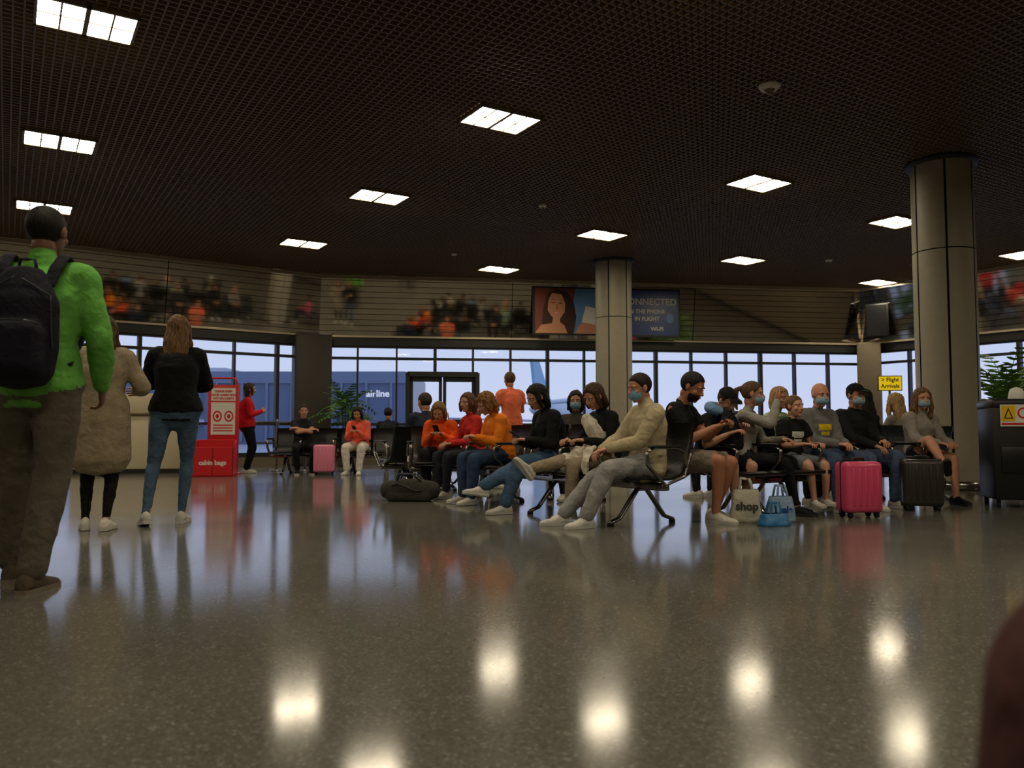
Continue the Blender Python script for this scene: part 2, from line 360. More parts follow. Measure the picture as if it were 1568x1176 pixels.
mb.add(tube([(0,0,2.6),(3,0,2.5),(8,0,2.3),(24,0,2.3),(28,0,2.2)],[.25,.9,1.5,1.5,.5],20,ref=(0,1,0),step=.5),aw)
def wing(c,th,ax,m):
    A_=[];
    for t in(0,th):
        for p in c:
            q=list(p); q[ax]+=t; A_.append(q)
    mb.add((np.array(A_,float),[[3,2,1,0],[4,5,6,7],[0,1,5,4],[1,2,6,5],[2,3,7,6],[3,0,4,7]]),m,None,False)
wing([(.8,-.12,3.0),(-.2,-.12,6.6),(1.2,-.12,6.6),(4.0,-.12,3.3)],.24,1,ab)
wing([(.5,0,3),(2.5,0,3),(1.2,-4,3.2),(-.2,-4,3.2)],.15,2,aw); wing([(.5,0,3),(2.5,0,3),(1.2,4,3.2),(-.2,4,3.2)],.15,2,aw)
wing([(12,0,1.6),(18,0,1.6),(12,-13,2.0),(10,-13,2.0)],.2,2,aw); wing([(12,0,1.6),(18,0,1.6),(12,13,2.0),(10,13,2.0)],.2,2,aw)
for x,y in((16,-2),(16,2),(25,0)): mb.add(tube([(x,y,.2),(x,y,2)],[.15,.15],8),dark); mb.add(ell((x,y,.2),(.45,.15,.45)),rubber)
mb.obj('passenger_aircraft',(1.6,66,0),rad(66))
# ------------------------------------------------------------------ heads
head_parts=[ell((0,-.012,.03),(.077,.095,.09),28,20),ell((0,.02,-.03),(.062,.068,.083),24,16),ell((0,.028,-.072),(.047,.052,.042)),ell((0,.066,-.093),(.02,.018,.018)),
 tube([(0,.084,.012),(0,.098,-.012),(0,.104,-.026)],[.009,.011,.014],12),ell((-.013,.094,-.03),(.009,.011,.008)),ell((.013,.094,-.03),(.009,.011,.008)),
 ell((-.03,.074,.026),(.026,.016,.009)),ell((.03,.074,.026),(.026,.016,.009)),ell((-.04,.056,-.024),(.024,.024,.022)),ell((.04,.056,-.024),(.024,.024,.022)),
 ell((0,.084,-.056),(.024,.012,.012)),ell((-.078,-.005,0),(.009,.02,.032)),ell((.078,-.005,0),(.009,.02,.032)),ell((0,-.03,-.07),(.05,.05,.06))]
HEAD=remesh(head_parts,.0055,3)
LIPS=join([ell((0,.0935,-.052),(.022,.006,.0045)),ell((0,.093,-.060),(.019,.006,.005))])
EYES=join([ell((s*.029,.0775,.006),(.0135,.009,.0072)) for s in(-1,1)])
IRIS=join([ell((s*.029,.083,.006),(.006,.005,.006),10,8) for s in(-1,1)])
BROW=join([tube([(s*.014,.090,.025),(s*.03,.088,.029),(s*.046,.076,.026)],[.0035,.004,.002],6,step=.01) for s in(-1,1)])
def mold(c,r,fn,nu=48,nv=32):
    v,f=ell((0,0,0),(1,1,1),nu,nv); out=[]
    for d in v:
        p=np.array(c)+np.array(r)*d; k=fn(p,d); out.append(np.array(c)+np.array(r)*d*k)
    return np.array(out),f
def sst(x): x=min(1,max(0,x)); return x*x*(3-2*x)
def haircap(k,low=0,ridge=.012):
    def fn(p,d):
        hl=np.interp(p[1],[-.11,-.03,0,.03,.06,.09],[-.08-low,-.06-low,-.012-low*.8,.015,.066,.078])
        m=sst((p[2]-hl)/.014+.5); a=math.atan2(d[0],d[1])
        return .9+(k-.9)*m*(1+ridge*math.sin(a*23)+ridge*math.sin(d[2]*19+a*9))
    return mold((0,-.014,.03),(.078,.096,.09),fn)
def rough(vf,amp,sc=40):
    v,f=vf; N,_=vnorm(v,f); v=v.copy()
    for i in range(len(v)):
        p=v[i]; v[i]=p+N[i]*amp*noise.noise(Vector((p[0]*sc*2,p[1]*sc*2,p[2]*sc*.5)))
    return v,f
HAIR={}
HAIR['short']=haircap(1.07); HAIR['crop']=haircap(1.03,0,.004)
HAIR['long']=rough(remesh([haircap(1.13,.02),tube([(0,-.03,.05),(0,-.055,-.03),(0,-.085,-.12),(0,-.1,-.22),(0,-.095,-.33)],[(.085,.07),(.092,.06),(.1,.045),(.095,.035),(.06,.02)],24)]+
   [tube([(s*.07,.02,.06),(s*.082,.03,-.02),(s*.088,.03,-.1),(s*.085,.02,-.2),(s*.08,.0,-.26)],[.02,.022,.026,.024,.012],12) for s in(-1,1)],.008,2),.011,35)
HAIR['bob']=rough(remesh([haircap(1.13,.02),tube([(0,-.03,.04),(0,-.05,-.04),(0,-.055,-.12)],[(.088,.07),(.098,.058),(.085,.04)],24)]+
   [tube([(s*.068,.025,.06),(s*.084,.035,-.02),(s*.084,.035,-.1)],[.02,.024,.016],12) for s in(-1,1)],.008,2),.009,35)
HAIR['curly']=rough(remesh([haircap(1.2,.02),tube([(0,-.03,.04),(0,-.05,-.04),(0,-.055,-.11)],[(.098,.08),(.108,.068),(.085,.05)],24)]+
   [tube([(s*.075,.02,.06),(s*.09,.03,-.02),(s*.09,.025,-.09)],[.025,.03,.02],12) for s in(-1,1)],.008,1),.022,26)
HAIR['pony']=rough(remesh([haircap(1.08,.005),ell((0,-.115,.05),(.022,.025,.025)),tube([(0,-.12,.055),(0,-.16,.03),(0,-.165,-.06),(0,-.14,-.16)],[.016,.028,.03,.01],14)],.008,2),.006,40)
HAIR['bald']=None
def capfn(p,d):
    m=sst((p[2]-.052)/.01+.5); return .9+(1.14-.9)*m
CAP=join([mold((0,-.014,.03),(.078,.096,.09),capfn),tube([(0,.06,.062),(0,.11,.06),(0,.155,.05)],[(.07,.006),(.068,.006),(.045,.005)],20),ell((0,-.014,.133),(.008,.008,.006))])
def maskfn(p,d):
    m=sst((p[1]-.022)/.012); return .6+.4*m
MASK=join([mold((0,.03,-.045),(.067,.083,.056),maskfn,36,24)]+[tube([(s*.055,.07,-.02),(s*.075,.03,-.0),(s*.083,-.012,.012)],[.0022]*3,6) for s in(-1,1)]+[tube([(s*.055,.06,-.07),(s*.074,.02,-.05),(s*.083,-.012,-.02)],[.0022]*3,6) for s in(-1,1)])
BEARD=mold((0,.022,-.055),(.06,.068,.062),lambda p,d:.7+.33*sst((p[1]-.0)/.02)*sst((-.02-p[2])/.02))
# ------------------------------------------------------------------ people
def ik(a,t,l1,l2,hint):
    a=np.array(a,float);t=np.array(t,float);d=t-a;Ln=np.linalg.norm(d);u=d/Ln; Ln=max(min(Ln,(l1+l2)*.995),abs(l1-l2)+.02); t=a+u*Ln
    x=(l1*l1-l2*l2+Ln*Ln)/(2*Ln); h=math.sqrt(max(l1*l1-x*x,0)); hn=np.array(hint,float); hn=nrm(hn-u*hn.dot(u)); return a+u*x+hn*h,t
def rotv(v,ax,ang):
    return np.array(Matrix.Rotation(ang,3,Vector(ax))@Vector(v))
def hand(mb,w,d,pn,sx,m,s=1,curl=30):
    d=nrm(d); pn=np.array(pn,float); pn=nrm(pn-d*pn.dot(d)); lat=nrm(np.cross(d,pn))
    th=lat*(sx)
    mb.add(tube([w-d*.02*s,w+d*.025*s,w+d*.06*s,w+d*.088*s],[(.026*s,.02*s),(.036*s,.017*s),(.041*s,.015*s),(.038*s,.011*s)],12,ref=lat,step=.02),m)
    for k,(o,l) in enumerate(((.03,.07),(.0105,.079),(-.0095,.074),(-.028,.058))):
        p=w+d*(.088-.004*k)*s+th*o*s; q=nrm(d+th*(o*2.2)); pts=[p-q*.012*s,p]; r=[.0088*s,.0092*s]
        ax=np.cross(d,pn); c=curl*(1+.12*k)
        for j,fr_ in enumerate((.45,.31,.24)):
            q=rotv(q,ax,rad(c*(.6 if j==0 else .9))); p=p+q*l*fr_*s; pts.append(p); r.append((.0085,.0078,.0066)[j]*s)
        mb.add(tube(pts,r,7,ref=lat,step=.02),m)
    p=w+d*.022*s+th*.026*s; q=nrm(d*.75+th*.6+pn*.25); pts=[p,p+q*.038*s]; p=pts[-1]; q=nrm(q+d*.5); pts.append(p+q*.03*s); p=pts[-1]; q=nrm(q+d*.3-th*.3); pts.append(p+q*.022*s)
    mb.add(tube(pts,[.014*s,.0115*s,.0095*s,.008*s],8,ref=lat,step=.02),m)
def shoe(mb,ank,d,up,m,sole,s=1):
    d=nrm(d); up=np.array(up,float); up=nrm(up-d*up.dot(d)); lat=np.cross(d,up); base=ank-up*.085*s
    prof=[(-.078,.022,.05),(-.066,.033,.085),(-.03,.037,.105),(.02,.037,.1),(.06,.04,.078),(.1,.045,.06),(.145,.044,.05),(.175,.034,.042),(.192,.016,.034)]
    V=[];n=12
    for y,w,h in prof:
        for j in range(n):
            a=2*math.pi*j/n; cx=math.cos(a)*w; cz=h/2+math.sin(a)*h/2
            if math.sin(a)<-.3: cz=.012; cx=math.copysign(w*.95,cx) if abs(cx)>.3*w else cx
            V.append(base+(d*y+lat*cx+up*cz)*s)
    F=[];N=len(prof)
    for i in range(N-1):
        for j in range(n): k=(j+1)%n; F.append([i*n+j,i*n+k,(i+1)*n+k,(i+1)*n+j])
    F.append(list(range(n))[::-1]); F.append([(N-1)*n+j for j in range(n)])
    mb.add((np.array(V),F),m)
    V=[]
    for z,g in((0,1.0),(.024,1.06)):
        for sd in(1,-1):
            for y,w,h in (prof if sd==1 else prof[::-1]): V.append(base+(d*y*1.02+lat*sd*w*g+up*z)*s)
    K=2*N; F=[[i,(i+1)%K,K+(i+1)%K,K+i] for i in range(K)]+[list(range(K))[::-1],[K+i for i in range(K)]]
    mb.add((np.array(V),F),sole,smooth=False)
WHT=(205,200,188)
def person(name,x,y,yaw,H=1.72,sit=True,hz=None,lean=0,side=0,twist=0,fem=False,fat=1.0,feet=None,fdir=None,khint=None,hands=None,eh=None,pn=None,
    head=(0,0),sleeve='long',legs='long',top=(30,30,32),bottom=(40,42,48),skin=(186,134,104),hair=(50,36,26),style='short',shoe_c=WHT,sole=(200,198,190),
    mask=None,cap=None,beard=False,collar=False,hem=-.03,hsc=1.0,curl=32,hoodie=False,loose=0,printc=None,stripe=None):
    s=H/1.75*(.975 if sit else 1); mb=MB(); sk=skinm(skin); hm=hairm(hair); tm=cloth(top); bmt=cloth(bottom); fz=.9 if fem else 1.0
    if hz is None: hz=.505 if sit else .925*s
    A=np.array; ts=.93 if sit else 1
    def dr(a): return nrm([math.sin(rad(side)),math.sin(rad(a)),math.cos(rad(a))])
    q0=A([0,0,hz]); q1=q0+dr(lean-6)*.17*s*ts; q2=q1+dr(lean)*.18*s*ts; q3=q2+dr(lean+8)*.16*s*ts
    latp=A([1.,0,0]); lat=A([math.cos(rad(twist)),math.sin(rad(twist)),0]); spd=dr(lean+4)
    parts=[];labs=[]
    def add(vf,l): parts.append(vf); labs.append(l)
    hw=1.05 if fem else 1.0
    add(tube([q0-dr(lean-6)*.075*s,q0,q1],[(.125*s*hw,.10*s*fat),(.172*s*hw*fat,.125*s*fat),(.142*s*fz*fat,.108*s*fat)],20,ref=latp),'b')
    c=.008+loose; T=[]
    hemp=q0+dr(lean-6)*hem*s
    T=[(hemp,(.172*s*hw*fat+c,.128*s*fat+c)),(q0+(q1-q0)*.45,(.158*s*hw*fat+c,.122*s*fat+c)),(q1,(.142*s*fz*fat+c,.112*s*fat+c)),((q1+q2)/2,(.152*s*fz*fat+c,.115*s*fat+c)),
       (q2,(.172*s*fz+c,.122*s*fat+c)),(q2+(q3-q2)*.55,(.165*s*fz+c,.102*s+c)),(q3-spd*.025*s,(.10*s*fz+c*.5,.07*s+c*.5)),(q3+spd*.005,(.062*s,.056*s))]
    add(tube([t[0] for t in T],[t[1] for t in T],24,ref=lat),'t')
    if fem:
        for k in(-1,1): add(ell(q2+lat*k*.065*s+np.cross(A([0,0,1]),lat)*.085*s-spd*.02*s,(.065*s,.055*s,.062*s)),'t')
    hy,hp=head; hyaw=rad(hy); Rz=np.array(Matrix.Rotation(hyaw,3,'Z')); Rx=np.array(Matrix.Rotation(rad(-hp),3,'X')); RH=Rz@Rx
    nk=q3+nrm(spd+A([0,.25,0])+A([0,math.sin(rad(hp))*.5,0]))*.075*s; hs=s*hsc*1.02
    Hc=nk+RH@A([0,.015,.1])*hs
    add(tube([q3-spd*.03*s,q3+spd*.02*s,nk,nk+RH@A([0,-.01,.05])*hs],[.062*s*fz,.054*s*fz,.051*s*fz,.05*s*fz],16),'s')
    if collar: add(tube([q3-spd*.02*s,q3+spd*.045*s],[.075*s,.066*s],18),'t')
    if hoodie: add(tube([q3+lat*k*.085*s-spd*.01*s+nrm(np.cross(lat,A([0,0,1])))*o for k,o in((-1,0),(-.6,.07),(0,.1),(.6,.07),(1,0))],[.03*s,.045*s,.055*s,.045*s,.03*s],12,ref=(0,0,1)),'t')
    J={}
    for i,sx in enumerate((-1,1)):
        sh=q3+lat*sx*.178*s*fz-spd*.045*s
        add(tube([q3+lat*sx*.05*s-spd*.03*s,sh-lat*sx*.03*s,sh],[.05*s+c*.5,.062*s*fz+c,.056*s*fz+c],14,ref=(0,0,1)),'t')
        ht=hands[i] if hands else ((sx*.08,.33,hz+.13) if sit else (sx*.24,.05,hz-.12))
        if sit and hands: ht=(ht[0],ht[1],ht[2]-.03)
        e_=eh[i] if eh else (sx*.5,-.6,-.5)
        el,wr=ik(sh,ht,.285*s,.25*s,e_)
        ua=.046*s*fz; fa=.038*s*fz; wa=.025*s*fz
        if sleeve=='long':
            add(tube([sh,(sh+el)/2,el],[ua+.01+c,ua+.006+c*.7,fa+.011+c*.6],14,ref=(0,0,1)),'t'); add(tube([el,el*.6+wr*.4,wr],[fa+.011+c*.6,fa+.009+c*.5,wa+.011+c*.3],14,ref=(0,0,1)),'t')
            add(tube([el*.2+wr*.8,wr+nrm(wr-el)*.015],[wa,wa-.002],10,ref=(0,0,1)),'s')
        else:
            cut=sh+(el-sh)*(.6 if sleeve=='short' else .15)
            add(tube([sh,cut],[ua+.014+c,ua+.014+c],14,ref=(0,0,1),cap=False),'t')
            add(tube([sh,(sh+el)/2,el],[ua,ua-.002,fa],14,ref=(0,0,1)),'s'); add(tube([el,el*.65+wr*.35,wr],[fa,fa+.002,wa],14,ref=(0,0,1)),'s')
        J['h%d'%i]=(wr,nrm(wr-el)); J['e%d'%i]=el; J['s%d'%i]=sh
        hip=q0+A([sx*.092*s*hw,0,-.0])
        ft=feet[i] if feet else ((sx*.11,.42,.085) if sit else (sx*.1,0,.085))
        kh=khint[i] if khint else ((sx*.15,.4,1) if sit else (sx*.1,1,0))
        kn,an=ik(hip,ft,.435*s,.43*s if not sit else .42*s,kh)
        ta=.084*s*(1.02 if fem else 1)*fat; ka=.055*s; ca=.054*s; aa=.034*s; L_=loose
        d1=kn-hip
        if legs=='long':
            add(tube([hip,hip+d1*.4,kn],[ta+.006,ta*.93+.006+L_,ka+.012+L_],16),'b')
            add(tube([kn,kn*.7+an*.3,kn*.3+an*.7,an+nrm(kn-an)*.015],[ka+.012+L_,ca+.01+L_,aa+.018+L_,aa+.014+L_],16),'b')
        elif legs=='tight':
            add(tube([hip,hip+d1*.4,kn],[ta,ta*.88,ka],16),'b'); add(tube([kn,kn*.7+an*.3,kn*.3+an*.7,an+nrm(kn-an)*.03],[ka,ca,aa+.006,aa],16),'b')
            add(tube([an+nrm(kn-an)*.04,an-nrm(kn-an)*.02],[aa-.002,aa-.002],10),'s')
        else:
            f_=.92 if legs=='shorts' else .5; cut=hip+d1*f_
            add(tube([hip,hip+d1*.4*f_,cut],[ta+.008,ta*.95+.012,ka+.03 if f_>.6 else ta*.85+.015],16,cap=False),'b')
            add(tube([hip,hip+d1*.5,kn],[ta*.9,ta*.84,ka],16),'s'); add(tube([kn,kn*.7+an*.3,kn*.3+an*.7,an-nrm(kn-an)*.02],[ka,ca,aa+.006,aa],16),'s')
        J['k%d'%i]=kn; J['a%d'%i]=an
        if fdir: fd=A(fdir[i],float)
        else: fd=A([sx*.2,1,0.])
        up=kn-an if an[2]>.12 else A([0,0,1.])
        if shoe_c is not None: shoe(mb,an,fd,up,cloth(shoe_c),mat('sole_%d'%sole[0],sole,.7),s*.98)
    v,f=remesh(parts,.0125,4)
    kd=kdtree.KDTree(sum(len(p[0]) for p in parts)); lab=[];k=0
    for (pv,_),l in zip(parts,labs):
        for p in pv: kd.insert(p,k); lab.append('stb'.index(l)); k+=1
    kd.balance()
    N,q=vnorm(v,f); seed=Vector((x*3.1,y*2.7,0)); oh=np.zeros((len(v),3))
    for i in range(len(v)):
        _,ix,_=kd.find(v[i]); l=lab[ix]; oh[i,l]=1
        if l:
            p=Vector(v[i]); v[i]=v[i]+N[i]*(.0065*noise.noise(p*10+seed)+.006*(.35-abs(noise.noise(Vector((p.x*13,p.y*13,p.z*24))+seed))))
    for it in range(4):
        fa_=oh[q].mean(1); o2=np.zeros_like(oh)
        for j in range(4): np.add.at(o2,q[:,j],fa_)
        oh=o2/o2.sum(1,keepdims=True)
    slots=np.array([mb.slot(sk),mb.slot(tm),mb.slot(bmt)])
    am=oh[q].mean(1).argmax(1); fl=slots[am]; fc=v[q].mean(1)
    if stripe:
        fl=np.where((am==1)&((fc[:,2]%.075)<.03),mb.slot(cloth(stripe)),fl)
    if printc:
        fwd=nrm(np.cross(A([0,0,1]),lat)); rel=fc-q2; u=rel@lat; w_=rel@spd; fr2=rel@fwd
        inner=(np.abs(u)<.085)&(w_<.03)&(w_>-.03)|(np.abs(u)<.06)&(w_<-.045)&(w_>-.075)
        fl=np.where((am==1)&inner&(fr2>.05),mb.slot(cloth(printc)),fl)
    mb.add((v,f),fl)
    for i,sx in enumerate((-1,1)):
        wr,hd=J['h%d'%i]; pnn=pn[i] if pn else ((0,-.2,-1) if sit else (-sx,0,-.1))
        d_=hd if not sit else nrm(hd+A([0,.1,-.1]))
        hand(mb,wr,d_,pnn,sx,sk,s*.98,curl)
    Mh=np.eye(4); Mh[:3,:3]=RH*hs; Mh[:3,3]=Hc
    mb.add(HEAD,sk,Mh); mb.add(EYES,mat('eye_white',(190,184,174),.3),Mh); mb.add(IRIS,mat('iris',(40,28,20),.2),Mh); mb.add(BROW,hm,Mh)
    mb.add(LIPS,mat('lips_%d'%skin[0],(int(skin[0]*.85),int(skin[1]*.62),int(skin[2]*.62)),.45),Mh)
    if HAIR.get(style) is not None: mb.add(HAIR[style],hm,Mh)
    if beard: mb.add(BEARD,hm,Mh)
    if mask: mb.add(MASK,cloth(mask),Mh)
    if cap: mb.add(CAP,cloth(cap),Mh)
    o=mb.obj(name,(x,y,0),rad(yaw-90))
    W=lambda p:(np.array(o.location)+rotv(p,(0,0,1),rad(yaw-90)))
    J['W']=W; J['H']=Hc; J['q']=(q0,q1,q2,q3); J['o']=o; J['lat']=lat
    return J
def phone(J,i=1,name='smartphone',size=(.07,.145,.009)):
    a=J['W'](J['h0'][0]+J['h0'][1]*.1); c=J['W'](J['h1'][0]+J['h1'][1]*.1); p=(a+c)/2 if i==2 else (c if i==1 else a)
    mb=MB(); mb.add(rbox(-size[0]/2,size[0]/2,-size[1]/2,size[1]/2,-size[2]/2,size[2]/2,.003),black); mb.add(box(-size[0]/2+.004,size[0]/2-.004,-size[1]/2+.006,size[1]/2-.006,size[2]/2,size[2]/2+.0006),mat('screen',(60,80,110),.1,emit=.3),None,False)
    o=mb.obj(name,p+np.array([0,0,.02]),J['o'].rotation_euler[2]); o.rotation_euler[0]=rad(35); return o
# standing people at left
GX,GY,GYAW=-2.36,4.12,100
backp=person('man_in_green_jacket',GX,GY,GYAW,H=1.93,sit=False,top=(104,172,74),bottom=(96,90,78),hair=(22,18,16),style='crop',shoe_c=(84,74,60),sole=(130,120,104),skin=(120,82,60),
   hands=((-.28,.14,1.0),(.25,.16,1.0)),eh=((-.7,-1,0),(.5,-.8,0)),feet=((-.16,.18,.085),(.04,-.12,.085)),loose=.015,fat=1.0,collar=True,hem=-.03,head=(-8,0))
person('woman_in_beige_coat',-3.22,6.5,108,H=1.7,sit=False,fem=True,top=(150,135,112),bottom=(16,16,18),legs='tight',hem=-.36,loose=.025,fat=1.08,hair=(80,55,35),style='long',
   hands=((-.2,.22,1.1),(.22,.22,1.1)),feet=((-.1,.05,.085),(.06,-.05,.085)),shoe_c=(215,210,200))
person('woman_in_black_top',-2.82,6.95,108,H=1.77,sit=False,fem=True,top=(14,14,16),bottom=(70,92,118),legs='tight',hair=(112,80,50),style='long',skin=(190,140,110),fat=1.08,
   hands=((.0,.2,1.2),(.0,.24,1.14)),eh=((-1,-.1,-.3),(1,-.1,-.3)),feet=((-.2,-.14,.1),(.06,.06,.085)),fdir=((-.25,1,-.15),(.2,1,0)),shoe_c=(190,188,182),loose=.016,head=(-4,6),hem=.02)
person('staff_member_in_red',-4.95,15.5,20,H=1.7,sit=False,fem=True,top=(190,20,34),bottom=(16,16,18),hair=(50,34,24),style='bob',fat=1.1,loose=.01,hands=((-.1,.25,1.15),(.1,.25,1.15)))
person('woman_in_coral_top',-.02,12.3,115,H=1.68,sit=False,fem=True,top=(240,120,84),bottom=(60,60,66),hair=(100,72,48),style='short',hands=((-.1,.25,1.15),(.1,.25,1.15)),sleeve='short',loose=.012)
# bench A (facing left)
O=person('man_in_beige_shirt',1.13,6.95,198,H=1.8,lean=0,feet=((-.14,.62,.085),(.1,.72,.085)),hands=((-.06,.38,.66),(.03,.4,.65)),top=(184,170,138),bottom=(150,150,150),skin=(196,138,108),hair=(34,24,18),style='short',mask=(120,165,195),
   head=(8,12),shoe_c=(210,208,202),hz=.49,loose=.012,hem=-.05,collar=True,fat=1.03)
person('woman_in_black_shirt',.86,7.5,207,H=1.68,fem=True,lean=6,feet=((-.08,.45,.085),(-.02,.80,.45)),khint=((0,.3,1),(0,0,1)),fdir=((0,1,0),(-.05,.65,.75)),hands=((-.1,.3,.72),(.08,.36,.72)),top=(16,16,18),bottom=(150,136,114),
   hair=(66,46,34),style='bob',head=(10,28),legs='long',sleeve='long',shoe_c=(205,200,190))
Lw=person('woman_in_leather_jacket',.42,8.08,204,H=1.76,fem=True,lean=12,feet=((-.1,.58,.085),(-.04,.82,.24)),khint=((0,.3,1),(0,0,1)),fdir=((0,1,0),(-.05,1,.15)),hands=((-.08,.34,.72),(.06,.34,.72)),top=(20,20,22),bottom=(66,92,122),
   hair=(18,14,12),style='bob',head=(5,25),shoe_c=(205,200,190),loose=.012); phone(Lw,2)
person('woman_in_orange_jumper',-.10,9.02,206,H=1.68,fem=True,lean=12,hands=((-.08,.34,.74),(.08,.34,.74)),top=(235,128,28),bottom=(50,68,98),hair=(140,98,56),style='curly',head=(0,30),loose=.01)
person('woman_in_red_top',-.45,9.85,210,H=1.7,fem=True,lean=5,top=(196,44,40),bottom=(40,42,50),hair=(92,60,38),style='bob',head=(20,5))
person('woman_with_dark_bob',.74,9.6,262,H=1.72,fem=True,lean=-4,top=(66,62,56),bottom=(36,36,42),hair=(30,22,20),style='bob',mask=(120,165,190),head=(0,5))
# bench C
person('man_in_navy_jacket',-1.12,10.95,115,H=1.84,top=(34,40,56),bottom=(50,56,70),hair=(64,48,34),style='short',lean=4,head=(15,5),fat=1.15,loose=.015)
Bo=person('boy_in_orange_hoodie',-.86,10.2,262,H=1.47,lean=12,top=(238,92,28),bottom=(26,26,30),hair=(130,94,56),style='bob',feet=((-.1,.34,.17),(.1,.34,.17)),hands=((-.07,.26,.76),(.07,.26,.76)),head=(0,28),shoe_c=(40,40,44),hsc=1.15,loose=.014,hoodie=True); phone(Bo,2)
person('man_in_grey_sweatshirt',-.62,11.6,-20,H=1.72,top=(92,90,86),bottom=(34,36,44),hair=(50,36,28),style='short',lean=8,head=(0,16),fat=1.05)
# far bench
person('man_in_dark_shirt',-3.85,15.3,-70,H=1.78,top=(26,28,34),bottom=(20,20,24),sleeve='short',hair=(40,28,20),fat=1.1,hands=((.12,.2,.86),(-.12,.22,.84)),eh=((-1,0,-.2),(1,0,-.2)),shoe_c=(24,24,26),feet=((-.12,.35,.085),(.12,.3,.085)))
Fw=person('woman_in_coral_jacket',-2.8,15.25,-95,H=1.72,fem=True,top=(236,100,76),bottom=(215,205,195),hair=(28,20,18),style='bob',lean=8,loose=.012,hands=((-.06,.3,.8),(.06,.3,.8)),head=(0,20)); phone(Fw,2)
person('man_seated_facing_away',-2.45,16.35,85,H=1.74,top=(36,38,46),bottom=(30,30,34),hair=(40,30,24))
# bench B
Pm=person('man_in_black_tshirt',1.44,7.34,-32,H=1.9,lean=7,sleeve='short',legs='shorts',top=(14,14,16),bottom=(126,118,106),skin=(176,118,88),hair=(26,18,14),style='short',beard=True,
   feet=((-.1,.32,.085),(.12,.40,.085)),hands=((-.02,.42,.86),(.08,.4,.84)),head=(-6,26),fat=1.08); phone(Pm,2)
Q=person('person_with_neck_pillow',1.8,7.7,-50,H=1.66,lean=18,top=(18,18,20),bottom=(24,24,28),sleeve='short',legs='shorts',skin=(196,148,120),hair=(60,40,28),style='short',cap=(16,16,18),hands=((-.1,.34,.82),(.14,.36,.78)),head=(-10,30),feet=((-.1,.3,.085),(.12,.4,.085)))
R_=person('woman_in_grey_top',2.2,7.92,-30,H=1.74,fem=True,lean=6,top=(150,146,138),bottom=(22,22,26),legs='tight',hair=(96,68,46),style='pony',mask=(140,175,195),hands=((-.06,.36,.72),(.06,.34,1.08)),eh=((-.5,-.6,-.5),(.5,0,-1)),
   head=(10,4),feet=((-.12,.42,.085),(.08,.5,.085)),shoe_c=(24,24,26),sole=(40,40,40),pn=((0,-.2,-1),(0,-1,0)))
person('woman_in_striped_top',2.86,8.98,-48,H=1.74,fem=True,lean=0,top=(170,184,150),stripe=(90,120,96),bottom=(40,40,46),hair=(175,140,92),style='bob',head=(-10,5))
person('boy_in_black_tshirt',2.72,8.12,-60,H=1.38,lean=4,sleeve='short',legs='shorts',top=(18,18,20),bottom=(110,116,124),hair=(110,84,56),style='short',printc=(210,208,200),cap=None,hsc=1.15,
   hands=((-.1,.26,.68),(.1,.26,.68)),feet=((-.08,.34,.13),(.1,.36,.13)),skin=(205,152,122),loose=.01)
person('man_in_grey_hoodie',3.06,8.36,-66,H=1.76,lean=2,top=(112,112,112),bottom=(66,82,112),style='bald',skin=(206,146,116),mask=(140,180,200),printc=(225,190,30),hands=((-.06,.33,.68),(.06,.35,.68)),head=(-14,8),hoodie=True,loose=.014,feet=((-.12,.42,.085),(.16,.46,.085)),fat=1.08)
person('man_in_black_cap',3.56,8.7,-68,H=1.78,lean=2,top=(26,26,28),bottom=(76,92,120),hair=(30,22,18),mask=(150,180,190),cap=(16,16,18),hands=((-.06,.36,.7),(.1,.4,.66)),head=(-6,6),feet=((-.14,.42,.085),(.2,.5,.085)),loose=.014)
person('woman_in_dark_coat',4.1,9.6,120,H=1.76,fem=True,top=(30,28,30),bottom=(30,30,34),hair=(26,20,18),style='long')
person('blonde_woman_facing_away',4.68,10.05,122,H=1.7,fem=True,top=(130,124,112),bottom=(30,30,34),hair=(185,150,100),style='long')
person('woman_in_grey_sweater',4.5,9.18,-72,H=1.74,fem=True,lean=2,top=(150,142,134),bottom=(50,50,58),legs='short',skin=(204,146,116),hair=(118,86,56),style='long',mask=(150,180,190),hands=((-.1,.34,.68),(.08,.36,.68)),head=(-20,4),
   feet=((-.02,.46,.085),(.32,.66,.42)),khint=((0,.3,1),(0,0,1)),fdir=((0,1,0),(.6,.5,.6)),shoe_c=(22,22,24),sole=(30,30,30),loose=.012)
person('man_with_brown_hair',2.45,9.35,120,H=1.8,top=(44,44,50),bottom=(30,30,34),hair=(70,50,36),style='short')
person('woman_in_pink_top',6.95,11.9,-110,H=1.7,fem=True,top=(206,96,118),bottom=(40,44,60),hair=(70,50,36),style='bob')
# neck pillow
w=Q['W'](Q['q'][3]); mb=MB(); pts=[(.095*math.cos(t),.095*math.sin(t)+.01,.02) for t in np.linspace(rad(-240),rad(60),13)]
mb.add(tube(pts,[.035]+[.05]*11+[.035],14,ref=(0,0,1)),cloth((110,150,190))); o=mb.obj('neck_pillow',w+np.array([0,0,.03]),rad(-50-90)); o.rotation_euler[0]=rad(-20)
